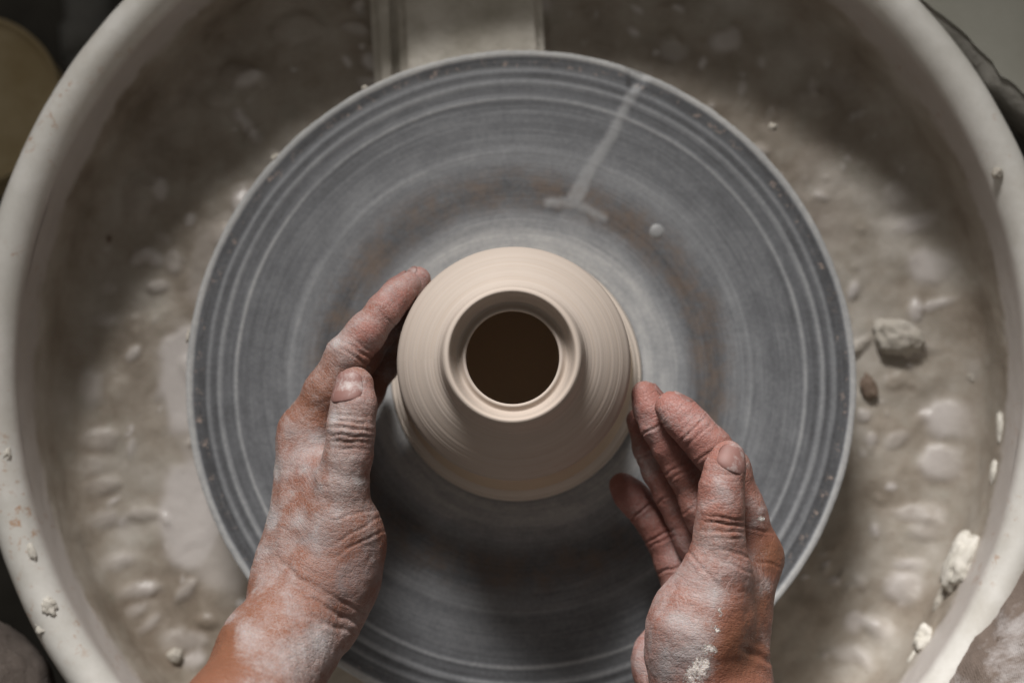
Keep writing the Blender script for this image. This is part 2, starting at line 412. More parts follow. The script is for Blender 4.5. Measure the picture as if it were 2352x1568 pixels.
    v, f, sk = ring_mesh(rim, d_rim)
    o = mesh_obj('rim', v, f, M_PAN, root); vattr(o, 'slick', sk); o['label'] = 'rounded cream rim of the pan, stained'
    v, f, sk = ring_mesh(out, d_rim)
    o = mesh_obj('outer_wall', v, f, M_PAN, root); vattr(o, 'slick', sk)
    # raised flat strip that crosses the pan behind the wheel
    zt = FLOOR_Z + 0.016
    def slab(name, x0, x1, z, dz):
        a = [P(x0[0], -150, z), P(x1[0], -150, z), P(x1[1], 330, z), P(x0[1], 330, z)]
        bm = bmesh.new()
        top = [bm.verts.new(q) for q in a]; bot = [bm.verts.new((q[0], q[1], FLOOR_Z - 0.004)) for q in a]
        bm.faces.new(top[::-1])
        for i in range(4): bm.faces.new((top[i], top[(i + 1) % 4], bot[(i + 1) % 4], bot[i]))
        bmesh.ops.recalc_face_normals(bm, faces=bm.faces)
        bmesh.ops.bevel(bm, geom=[e for e in bm.edges], offset=0.005, segments=4, affect='EDGES')
        me = bpy.data.meshes.new(name); bm.to_mesh(me); bm.free(); me.materials.append(mat_strip)
        ob = bpy.data.objects.new(name, me); COL.objects.link(ob); ob.parent = root; ob.location = -Vector(root.location)
        return ob
    mat_strip = mat_plain('strip_plastic', (0.44, 0.405, 0.34), (0.68, 0.64, 0.57), 30, 0.6, 0.003)
    slab('channel_cover', (905, 925), (1238, 1262), zt, 0)['label'] = 'pale flat strip on the pan floor behind the wheel'
    slab('channel_ledge', (838, 868), (906, 926), zt - 0.006, 0)['label'] = 'lower ledge along the pale strip'
    return root
pan = build_pan()

# ------------------------------------------------------------------ wheel
def build_wheel():
    root = empty('pottery_wheel', (0, 0, -0.026))
    tag(root, 'round grey metal wheel head streaked with slurry rings under the vase', 'pottery wheel')
    R = 0.1778
    NA, rs = 840, []
    r = 0.0
    while r < R - 0.0008: rs.append(r); r += 0.0014 if r < 0.14 else 0.0007
    rs += [R - 0.0006, R - 0.0001]
    na = math.atan2(P(1455, 180, 0)[1], P(1455, 180, 0)[0])      # notch in the clay bead at the edge
    def hz(r, a):
        q = r / R; z = 0.0
        for c, wd, h in ((.852, .010, .35), (.901, .009, .45), (.934, .008, .3), (.688, .008, .2), (.40, .03, .3)):
            z += h * math.exp(-((q - c) / wd) ** 2)
        z -= 0.25 * math.exp(-((q - .955) / .012) ** 2)
        z += 0.9 * math.exp(-((q - .989) / .011) ** 2)
        da = (a - na + math.pi) % (2 * math.pi) - math.pi
        if q > 0.93:
            wd = 0.004 + 0.034 * (q - 0.93) / 0.07
            z -= 3.0 * math.exp(-(da / wd) ** 4) * min(1, (q - 0.93) / 0.02)
        z += 0.10 * mnoise.noise(Vector((r * 500, math.cos(a) * 2, math.sin(a) * 2)))
        return z * 0.001
    # run of thin slip from the notch towards the pot, with a flared foot
    runs = [((1458, 192), (1440, 225), 11, 9, .8), ((1440, 225), (1405, 300), 8, 10, .8), ((1405, 300), (1352, 380), 10, 13, .8), ((1352, 380), (1318, 450), 13, 20, .75),
            ((1318, 452), (1258, 454), 9, 5, .75), ((1330, 462), (1385, 488), 9, 5, .7), ((1320, 480), (1310, 530), 40, 55, .22)]
    runs = [(P(*a, 0)[:2], P(*b, 0)[:2], ra / 4360, rb / 4360, wt) for a, b, ra, rb, wt in runs]
    def slip(x, y):
        if y < 0.06 or x < -0.02 or x > 0.1: return 0.0
        m = 0.0
        for a, b, ra, rb, wt in runs:
            bx, by = b - a; t = max(0, min(1, ((x - a[0]) * bx + (y - a[1]) * by) / (bx * bx + by * by)))
            d = math.hypot(x - a[0] - t * bx, y - a[1] - t * by) + 0.0007 * mnoise.noise(Vector((x * 260, y * 260, 3)))
            m = max(m, wt * max(0.0, min(1.0, 1 - (d - (ra + (rb - ra) * t) * 0.65) / 0.0026)))
        return m
    slips = []
    vs, fs = [], []
    n = len(rs)
    tail = [(R + 0.0004, -0.0016), (R + 0.0003, -0.006), (R - 0.001, -0.020), (R - 0.003, -0.0245), (0.03, -0.0255)]
    for k in range(NA):
        a = 2 * math.pi * k / NA; c, s = math.cos(a), math.sin(a)
        e = 0.0003 * mnoise.noise(Vector((c * 9, s * 9, 2.0))) + 0.00025 * mnoise.noise(Vector((c * 50, s * 50, 7.0)))
        for r in rs:
            rr = r + e * max(0, (r - 0.170) / 0.007)
            sl = slip(rr * c, rr * s); slips.append(sl)
            vs.append((rr * c, rr * s, hz(r, a) + 0.00035 * sl))
        for (r, z) in tail: slips.append(0); vs.append(((r + e) * c, (r + e) * s, z))
    n2 = n + len(tail)
    for k in range(NA):
        k2 = (k + 1) % NA
        for i in range(n2 - 1): fs.append((k * n2 + i, k * n2 + i + 1, k2 * n2 + i + 1, k2 * n2 + i))
    ho = mesh_obj('wheel_head', vs, fs, M_WHEEL, root); vattr(ho, 'slip', slips)
    v, f = lathe([(0.03, -0.0255), (0.03, -0.10), (0.05, -0.10), (0.05, -0.12)], 48)
    mesh_obj('shaft', v, f, mat_plain('steel', (0.2, 0.2, 0.2), (0.3, 0.3, 0.3)), root)
    p = P(1508, 518, 0.0005)
    v, f = lathe([(0.0, 0.0006), (0.0020, 0.0005), (0.0032, 0.0002), (0.0042, -0.0006)], 20)
    v = [(a + p[0] , b + p[1], c + 0.0004) for a, b, c in v]
    mesh_obj('slip_drop', v, f, M_SLIP, root)
    root.location.y -= 0.0030; root.location.x += 0.0002
    return root
wheel = build_wheel()

# ------------------------------------------------------------------ vase
def build_vase():
    pts = [(.0, .0008), (.0615, .0008), (.0634, .0012), (.0640, .0026), (.0632, .0050), (.0600, .0072), (.0560, .0102), (.0530, .0138), (.0512, .0185), (.0503, .028), (.0505, .050), (.0523, .064), (.0551, .0735), (.0559, .0785), (.0555, .0826),
           (.0540, .0864), (.050, .0914), (.045, .0964), (.040, .1008), (.0365, .1036), (.0345, .1058), (.0334, .1085), (.0326, .113), (.0319, .1165), (.0316, .1185), (.0312, .1192), (.0312, .1203),
           (.0307, .1211), (.0300, .1217), (.0292, .1218), (.0286, .1213), (.0280, .1198), (.0274, .1165), (.0266, .1125), (.0256, .1100), (.0246, .1092), (.0236, .1097), (.0226, .1106), (.0218, .1105), (.0213, .1096),
           (.0216, .1080), (.0230, .1058), (.027, .102), (.038, .092), (.046, .083), (.0505, .072), (.0525, .055), (.056, .03), (.057, .010), (.0, .0075)]
    pr = resample(pts, 0.0006)
    rng = np.random.RandomState(3)
    out = []
    run = 0.0
    for i, (r, z) in enumerate(pr):
        run = 0.6 * run + rng.randn() * 0.00006
        g = 0.0
        if 0.084 < z and r > 0.0215: g = run + (0.00018 if rng.rand() > 0.93 else 0)
        k = (z - 0.085) / 0.04
        out.append((max(0.0, r + g * 0.4), z + g * 0.4))
    vs, fs = lathe(out, 300)
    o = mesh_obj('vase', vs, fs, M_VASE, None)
    inner_start = next(i for i, (r, z) in enumerate(pr) if i > len(pr) * 0.4 and z < .1088 and r < .0222)
    vattr(o, 'wet', ([0.0] * inner_start + [1.0] * (len(out) - inner_start)) * 300)
    o.location = (-0.0017, -0.0014, 0)
    tag(o, 'freshly thrown cream clay vase with short neck and open dark mouth on wheel', 'vase')
    return o
vase = build_vase()

# ------------------------------------------------------------------ signed distance modelling
VOX = 0.00085
class Field:
    def __init__(s, lo, hi, h=VOX):
        s.lo = np.array(lo, float); s.h = h
        s.n = np.ceil((np.array(hi) - s.lo) / h).astype(int) + 1
        s.ax = [(s.lo[i] + h * np.arange(s.n[i])).astype(np.float32) for i in range(3)]
    def new(s): return np.full(tuple(s.n), 0.03, np.float32)
    def block(s, pts, pad):
        pts = np.array(pts); a = np.floor((pts.min(0) - pad - s.lo) / s.h).astype(int); b = np.ceil((pts.max(0) + pad - s.lo) / s.h).astype(int) + 1
        a = np.clip(a, 0, s.n); b = np.clip(b, 0, s.n)
        return tuple(slice(a[i], b[i]) for i in range(3))
    def seg(s, bl, a, b, ra, rb, sq=None):
        X = s.ax[0][bl[0]][:, None, None]; Y = s.ax[1][bl[1]][None, :, None]; Z = s.ax[2][bl[2]][None, None, :]
        a = np.array(a, np.float32); b = np.array(b, np.float32); ba = b - a; L2 = max(float(ba @ ba), 1e-12)
        px, py, pz = X - a[0], Y - a[1], Z - a[2]
        t = np.clip((px * ba[0] + py * ba[1] + pz * ba[2]) / L2, 0, 1)
        px, py, pz = px - t * ba[0], py - t * ba[1], pz - t * ba[2]
        if sq is not None:
            nv, k = sq; nv = np.array(nv, np.float32); nv /= np.linalg.norm(nv)
            c = (px * nv[0] + py * nv[1] + pz * nv[2]) * (k - 1)
            px, py, pz = px + c * nv[0], py + c * nv[1], pz + c * nv[2]
        return np.sqrt(px * px + py * py + pz * pz) - (ra + (rb - ra) * t)
def smin(a, b, k):
    h = np.maximum(k - np.abs(a - b), 0) / k
    return np.minimum(a, b) - h * h * k * 0.25
def surface_nets(F, lo, h):
    S = F < 0
    nx, ny, nz = F.shape
    cnt = np.zeros((nx - 1, ny - 1, nz - 1), np.uint8)
    for i in (0, 1):
        for j in (0, 1):
            for k in (0, 1): cnt += S[i:nx - 1 + i, j:ny - 1 + j, k:nz - 1 + k]
    act = (cnt > 0) & (cnt < 8)
    I = np.argwhere(act); idx = np.full(act.shape, -1, np.int64); idx[act] = np.arange(len(I))
    acc = np.zeros((len(I), 3)); num = np.zeros(len(I))
    cor = [(i, j, k) for i in (0, 1) for j in (0, 1) for k in (0, 1)]
    for c0 in cor:
        for ax in range(3):
            if c0[ax]: continue
            c1 = list(c0); c1[ax] = 1
            f0 = F[I[:, 0] + c0[0], I[:, 1] + c0[1], I[:, 2] + c0[2]]; f1 = F[I[:, 0] + c1[0], I[:, 1] + c1[1], I[:, 2] + c1[2]]
            m = (f0 < 0) != (f1 < 0)
            t = np.where(m, f0 / np.where(m, f0 - f1, 1), 0)
            p = np.tile(np.array(c0, float), (len(I), 1)); p[:, ax] += t
            acc[m] += p[m]; num[m] += 1
    V = lo + h * (I + acc / num[:, None])
    faces = []
    for ax in range(3):
        u, v = (ax + 1) % 3, (ax + 2) % 3
        sl0 = [slice(None)] * 3; sl1 = [slice(None)] * 3
        sl0[ax] = slice(0, -1); sl1[ax] = slice(1, None)
        a, b = S[tuple(sl0)], S[tuple(sl1)]
        E = np.argwhere(a != b)
        E = E[(E[:, u] > 0) & (E[:, v] > 0) & (E[:, u] < F.shape[u] - 1) & (E[:, v] < F.shape[v] - 1)]
        ins = a[E[:, 0], E[:, 1], E[:, 2]]
        def cell(du, dv):
            q = E.copy(); q[:, u] -= du; q[:, v] -= dv
            return idx[q[:, 0], q[:, 1], q[:, 2]]
        q = np.stack([cell(1, 1), cell(0, 1), cell(0, 0), cell(1, 0)], 1)
        q[~ins] = q[~ins][:, ::-1]
        faces.append(q)
    return V, np.concatenate(faces)
def sample(F, fld, p):
    q = (np.atleast_2d(p) - fld.lo) / fld.h
    i = np.clip(np.floor(q).astype(int), 0, fld.n - 2); f = q - i
    r = 0
    for a in (0, 1):
        for b in (0, 1):
            for c in (0, 1):
                wgt = (f[:, 0] if a else 1 - f[:, 0]) * (f[:, 1] if b else 1 - f[:, 1]) * (f[:, 2] if c else 1 - f[:, 2])
                r = r + wgt * F[i[:, 0] + a, i[:, 1] + b, i[:, 2] + c]
    return r

def W(q):
    """(photo x, photo y, height mm, radius mm) -> world point, radius"""
    return P(q[0], q[1], q[2] / 1000), q[3] / 1000

def build_hand(spec, root, label):
    palm = [[W(a) + W(b) + (sq,) for a, b, sq in [s]][0] for s in spec['palm']]
    fingers = {k: [W(q) for q in pts] for k, pts in spec['fingers'].items()}
    allp = [p for s in palm for p in (s[0], s[2])] + [p for f in fingers.values() for p, r in f]
    lo = np.min(allp, 0) - 0.040; hi = np.max(allp, 0) + 0.040
    fld = Field(lo, hi)
    PF = fld.new()
    for a, ra, b, rb, sq in palm:
        bl = fld.block([a, b], max(ra, rb) * 1.4 + 0.02)
        PF[bl] = smin(PF[bl], fld.seg(bl, a, b, ra, rb, sq), spec['k_palm'])
    H = PF.copy()
    for name, pts in fingers.items():
        bl = fld.block([p for p, r in pts], 0.036)
        FF = np.full(PF[bl].shape, 0.03, np.float32)
        for (a, ra), (b, rb) in zip(pts[:-1], pts[1:]):
            FF = smin(FF, fld.seg(bl, a, b, ra, rb), 0.004)
        for (q, q2) in spec.get('pads', {}).get(name, []):
            a, ra = W(q); b, rb = W(q2)
            FF = smin(FF, fld.seg(bl, a, b, ra, rb), 0.005)
        H[bl] = np.minimum(H[bl], smin(PF[bl], FF, spec['k_finger'].get(name, 0.007)))
    V, Q = surface_nets(H, fld.lo, fld.h)
    # normals from the field
    e = fld.h * 0.8
    Nn = np.stack([sample(H, fld, V + np.eye(3)[i] * e) - sample(H, fld, V - np.eye(3)[i] * e) for i in range(3)], 1)
    Nn /= np.linalg.norm(Nn, axis=1)[:, None] + 1e-9
    for _ in range(2):
        V -= Nn * (sample(H, fld, V) * 0.8)[:, None]
    # distance along the limb, for the skin lines
    bones = [(a, b, 0.0) for a, ra, b, rb, sq in palm] 
    along = np.zeros(len(V)); wsum = np.zeros(len(V)) + 1e-12
    chains = [(f, 1.0) for f in fingers.values()]
    for pts, s0 in chains:
        acc = 0.0
        for (a, ra), (b, rb) in zip(pts[:-1], pts[1:]):
            ba = b - a; L = np.linalg.norm(ba); t = np.clip(((V - a) @ ba) / L / L, 0, 1)
            d = np.linalg.norm(V - a - t[:, None] * ba, axis=1) - (ra + (rb - ra) * t)
            wg = np.exp(-np.clip(d, 0, 1) / 0.003) + 1e-9
            s = (V - a) @ ba / L + acc
            along += wg * s; wsum += wg; acc += L
    ax = np.array(spec['axis'], float); ax /= np.linalg.norm(ax)
    wg = np.exp(-np.clip(sample(PF, fld, V), 0, 1) / 0.003) * 0.6
    along += wg * ((V - np.array(fingers['thumb'][0][0])) @ ax); wsum += wg
    along /= wsum
    # creases
    disp = np.zeros(len(V))
    for (x, y, z, dx, dy, half, wd, dep, nx, ny, nz) in spec['creases']:
        c = P(x, y, z / 1000); c2 = P(x + dx, y + dy, z / 1000); a = (c2 - c) / np.linalg.norm(c2 - c)
        nd = np.array([nx, ny, nz], float); nd /= np.linalg.norm(nd)
        rel = V - c
        s = rel @ a
        lat = rel - s[:, None] * a
        side = np.cross(a, nd); u = rel @ side
        near = np.where(np.abs(s) < 0.006)[0]
        near = near[(np.abs(u[near]) < half / 1000 * 1.6) & ((Nn[near] @ nd) > 0.05) & (np.linalg.norm(lat[near], axis=1) < 0.022)]
        for i in near:
            sw = s[i] + 0.0009 * mnoise.noise(Vector((u[i] * 180 + x, y * 0.37, 0))) + 0.00004 * 0
            fall = max(0.0, 1 - (abs(u[i]) / (half / 1000 * 1.5)) ** 2) * min(1, (Nn[i] @ nd) * 2)
            disp[i] += -dep / 1000 * math.exp(-(sw / (wd / 1000)) ** 2) * fall + 0.35 * dep / 1000 * math.exp(-((abs(sw) - 2.0 * wd / 1000) / (wd / 1000)) ** 2) * fall
    # fine lumpiness of flesh, tendons
    for i in range(len(V)):
        q = V[i]
        disp[i] += 0.0005 * mnoise.noise(Vector(q * 110)) + 0.00022 * mnoise.noise(Vector(q * 330))
    for (p0, p1, r, h) in spec.get('tendons', []):
        a, b = P(*p0), P(*p1); ba = b - a; L2 = ba @ ba
        t = np.clip((V - a) @ ba / L2, 0, 1); d = np.linalg.norm(V - a - t[:, None] * ba, axis=1)
        disp += h / 1000 * np.exp(-(d / (r / 1000)) ** 2)
    V2 = V + Nn * disp[:, None]
    o = mesh_obj('hand', V2, Q, M_SKIN, root)
    o['label'] = label
    def paint(lst, base):
        val = np.full(len(V), base)
        for (x, y, z, r, v) in lst:
            c = P(x, y, z / 1000); d = np.linalg.norm((V - c) * np.array([1, 1, 0.3]), axis=1)
            wgt = np.exp(-(d / (r / 4900)) ** 2)
            val = val * (1 - wgt) + v * wgt
        return val
    vattr(o, 'clay', paint(spec['clay'], spec['clay0'])); vattr(o, 'pink', paint(spec['pink'], spec['pink0']))
    vattr(o, 'clay_shade', paint(spec['clay_shade'], 0.05)); vattr(o, 'thick', paint([(a, b, c, r * 1.35, v * 1.12) for a, b, c, r, v in spec['thick']], 0.0)); vattr(o, 'along', along)
    # nails: curved plates lying on the last bone
    for name, (nx, ny, nz, wdeg, back, fwd) in spec['nails'].items():
        pts = fingers[name]; (a, ra), (b, rb) = pts[-2], pts[-1]
        axd = (b - a) / np.linalg.norm(b - a)
        nd = np.array([nx, ny, nz], float); nd -= nd @ axd * axd; nd /= np.linalg.norm(nd)
        sd = np.cross(axd, nd)
        NU, NV = 15, 17
        top = []
        for j in range(NV):
            v = -1 + 2 * j / (NV - 1)
            for i in range(NU):
                u = -1 + 2 * i / (NU - 1)
                sh = (1 - 0.28 * max(0, -v) ** 3) * (1 - 0.22 * max(0, v) ** 4)
                vv = v * (1 - (0.22 if v > 0 else 0.18) * u * u * abs(v))
                base = b + axd * ((vv * 0.5 + 0.5) * (fwd + back) - back) / 1000
                an = math.radians(wdeg) * u * sh
                dr = nd * math.cos(an) + sd * math.sin(an)
                ts = np.linspace(0.0005, 0.016, 60)
                dd = sample(H, fld, base + ts[:, None] * dr)
                k = np.argmax(dd > 0); 
                tt = ts[k] if k == 0 else ts[k - 1] + (ts[k] - ts[k - 1]) * (-dd[k - 1]) / (dd[k] - dd[k - 1] + 1e-12)
                lift = 0.00055 - 0.0004 * abs(u) ** 4 - (0.0004 if v < 0 else -0.0002) * abs(v) ** 4
                top.append(base + dr * (tt + lift))
        top = np.array(top); bot = []
        cen = top.mean(0)
        for j in range(NV):
            for i in range(NU):
                bot.append(top[j * NU + i] - nd * 0.0009)
        vs = list(top) + bot; nn = NU * NV
        fs = []
        for j in range(NV - 1):
            for i in range(NU - 1):
                q = (j * NU + i, j * NU + i + 1, (j + 1) * NU + i + 1, (j + 1) * NU + i)
                fs.append(q); fs.append(tuple(nn + k for k in q[::-1]))
        edge = [i for i in range(NU)] + [j * NU + NU - 1 for j in range(1, NV)] + [(NV - 1) * NU + i for i in range(NU - 2, -1, -1)] + [j * NU for j in range(NV - 2, 0, -1)]
        for k in range(len(edge)):
            p, q = edge[k], edge[(k + 1) % len(edge)]
            fs.append((p, nn + p, nn + q, q))
        nl = mesh_obj('fingernail', vs, fs, M_NAIL, o)
        nl.location = (0, 0, 0)
    return o

person = empty('person', (0.0, -0.45, -0.10))
tag(person, 'person throwing the vase, bare clay-powdered hands cupped around it, clay-stained trousers', 'person')

LEFT = dict(
    axis=(0.33, 0.9, -0.25), k_palm=0.012, k_finger=dict(thumb=0.014, index=0.008, middle=0.006, ring=0.006, little=0.006),
    palm=[((676, 1330, 86, 15), (703, 1000, 75, 13), None),
          ((690, 1340, 68, 16), (700, 1020, 55, 13), None),
          ((700, 1350, 52, 15), (712, 1050, 36, 12), None),
          ((708, 1360, 40, 14), (735, 1080, 22, 11), None),
          ((690, 1370, 82, 23), (700, 1310, 76, 22), None),
          ((755, 1350, 88, 19), (795, 1230, 92, 15.5), None),
          ((780, 1310, 84, 18), (800, 1255, 86, 15.5), None),
          ((720, 1200, 84, 14), (735, 1080, 86, 9), None),
          ((702, 1418, 92, 24.4), (632, 1500, 112, 23.4), None),
          ((632, 1500, 112, 23.4), (540, 1690, 150, 26.5), None),
          ((540, 1690, 150, 26.5), (345, 2080, 215, 35), None)],
    fingers=dict(
        thumb=[(765, 1300, 92, 16), (778, 1190, 98, 12.0), (788, 1110, 102, 11.2), (800, 1045, 105, 10.4), (806, 985, 107, 10.6), (813, 930, 107, 9.8), (815, 886, 105, 8.9)],
        index=[(712, 990, 75, 12.5), (752, 900, 80, 10.8), (797, 818, 83, 9.8), (840, 765, 83, 9.0), (883, 713, 82, 8.0), (912, 680, 80, 7.5), (938, 653, 78, 6.4)],
        middle=[(702, 1010, 55, 12), (770, 890, 60, 10.5), (828, 815, 62, 9.6), (905, 718, 62, 8.0), (935, 675, 61, 7.4), (960, 643, 60, 6.6)],
        ring=[(715, 1050, 36, 11.5), (785, 965, 38, 9.8), (838, 900, 38, 9.0), (880, 835, 40, 8.0), (893, 775, 42, 6.8)],
        little=[(738, 1080, 21, 10.5), (790, 1005, 20, 8.4), (822, 955, 19, 7.8), (852, 900, 19, 6.8), (866, 850, 19, 6.0)]),
    nails=dict(thumb=(-0.50, 0.1, 1, 54, 10.5, 5.5), index=(-0.7, 0.65, -0.2, 55, 7, 4.2), middle=(-0.6, 0.7, 0.15, 55, 7, 4.5)),
    # x, y, z, axis dx dy, half width mm, line width mm, depth mm, facing
    creases=[(806, 968, 116, 2, -20, 8, .55, .75, -.2, 0, 1), (805, 984, 116, 2, -20, 9, .6, .9, -.2, 0, 1), (803, 1000, 116, 1, -20, 8, .55, .8, -.2, 0, 1), (803, 1013, 116, 1, -20, 7, .5, .5, -.2, 0, 1),
             (800, 1030, 116, 1, -20, 7, .5, .4, -.2, 0, 1), (800, 955, 116, 1, -20, 6, .5, .4, -.2, 0, 1),
             (893, 735, 88, 14, -16, 9, .45, .5, .4, -.4, .8), (838, 815, 88, 10, -16, 10, .6, .7, .5, -.5, .7), (826, 828, 88, 10, -16, 10, .6, .6, .5, -.5, .7), (846, 803, 88, 10, -16, 9, .5, .4, .5, -.5, .7),
             (825, 1215, 105, -14, -22, 12, .7, .5, .4, 0, 1), (838, 1240, 105, -12, -24, 12, .7, .5, .4, 0, 1), (820, 1180, 108, -6, -22, 10, .7, .4, .4, 0, 1),
             (770, 1405, 112, 16, -24, 18, .9, .8, .2, 0, 1), (755, 1430, 115, 14, -24, 18, .9, .5, .2, 0, 1), (700, 1330, 105, 16, -22, 14, 1.0, .5, 0, 0, 1), (790, 1385, 110, 16, -24, 16, .8, .6, .2, 0, 1)],
    tendons=[((650, 1290, .100), (652, 1010, .085), 3.0, .8), ((690, 1340, .108), (740, 1180, .104), 4.0, .9), ((600, 1290, .09), (605, 1310, .09), 8, 1.5), ((640, 1010, .085), (650, 990, .085), 9, 1.2), ((615, 1290, .098), (800, 1425, .108), 6.5, -1.9), ((700, 1300, .11), (830, 1360, .105), 9, 1.3),
             ((738, 1110, .10), (690, 1240, .10), 5, -1.6), ((660, 1110, .088), (645, 1230, .092), 5, -1.0), ((665, 1450, .12), (600, 1560, .138), 5, .8), ((720, 1460, .12), (665, 1590, .14), 6, -.8)],
    clay0=0.38, pink0=0.25,
    clay=[(500, 1560, 130, 70, -.7), (480, 1490, 130, 50, -.6), (560, 1360, 100, 30, .1), (700, 1480, 125, 60, .62), (770, 1440, 110, 50, .45), (740, 1230, 108, 70, .55), (790, 1330, 108, 60, .62), (690, 1200, 98, 40, .45),
          (632, 1190, 90, 26, .9), (632, 1060, 85, 28, .65), (700, 1080, 92, 40, .30), (745, 1080, 100, 30, .60), (800, 1000, 118, 60, .55), (720, 930, 90, 45, .15), (810, 900, 115, 35, .35),
          (790, 800, 90, 45, .42), (850, 770, 90, 35, .22), (780, 770, 88, 20, .65), (890, 700, 88, 26, .40), (870, 860, 60, 60, .1), (625, 1085, 85, 20, 1.2), (632, 1195, 85, 17, 1.4), (725, 1005, 95, 16, .95), (700, 1075, 95, 14, .95), (690, 1190, 98, 18, 1.05), (742, 1120, 104, 12, 1.1), (765, 960, 115, 12, .9), (775, 790, 88, 12, 1.0), (700, 1480, 125, 26, .95), (745, 1470, 118, 22, .8), (830, 1105, 110, 14, 1.0), (780, 1345, 108, 26, .9)],
    pink=[(850, 770, 90, 60, .9), (910, 690, 85, 70, .9), (970, 630, 70, 40, 1), (700, 1060, 92, 60, .45), (830, 900, 110, 40, .75), (840, 1050, 110, 40, .5), (720, 920, 88, 50, .15), (540, 1500, 130, 120, .05)],
    clay_shade=[(800, 1270, 105, 60, .95), (760, 1340, 105, 55, .9), (820, 1330, 100, 50, 1), (720, 1240, 100, 40, .5), (635, 1180, 85, 30, .3), (790, 1000, 118, 30, .25), (760, 900, 110, 20, .4)],
    thick=[(630, 1210, 88, 14, .42), (905, 690, 92, 14, .42), (905, 775, 86, 8, .62), (838, 1105, 112, 12, .42), (650, 1120, 92, 14, .35)])

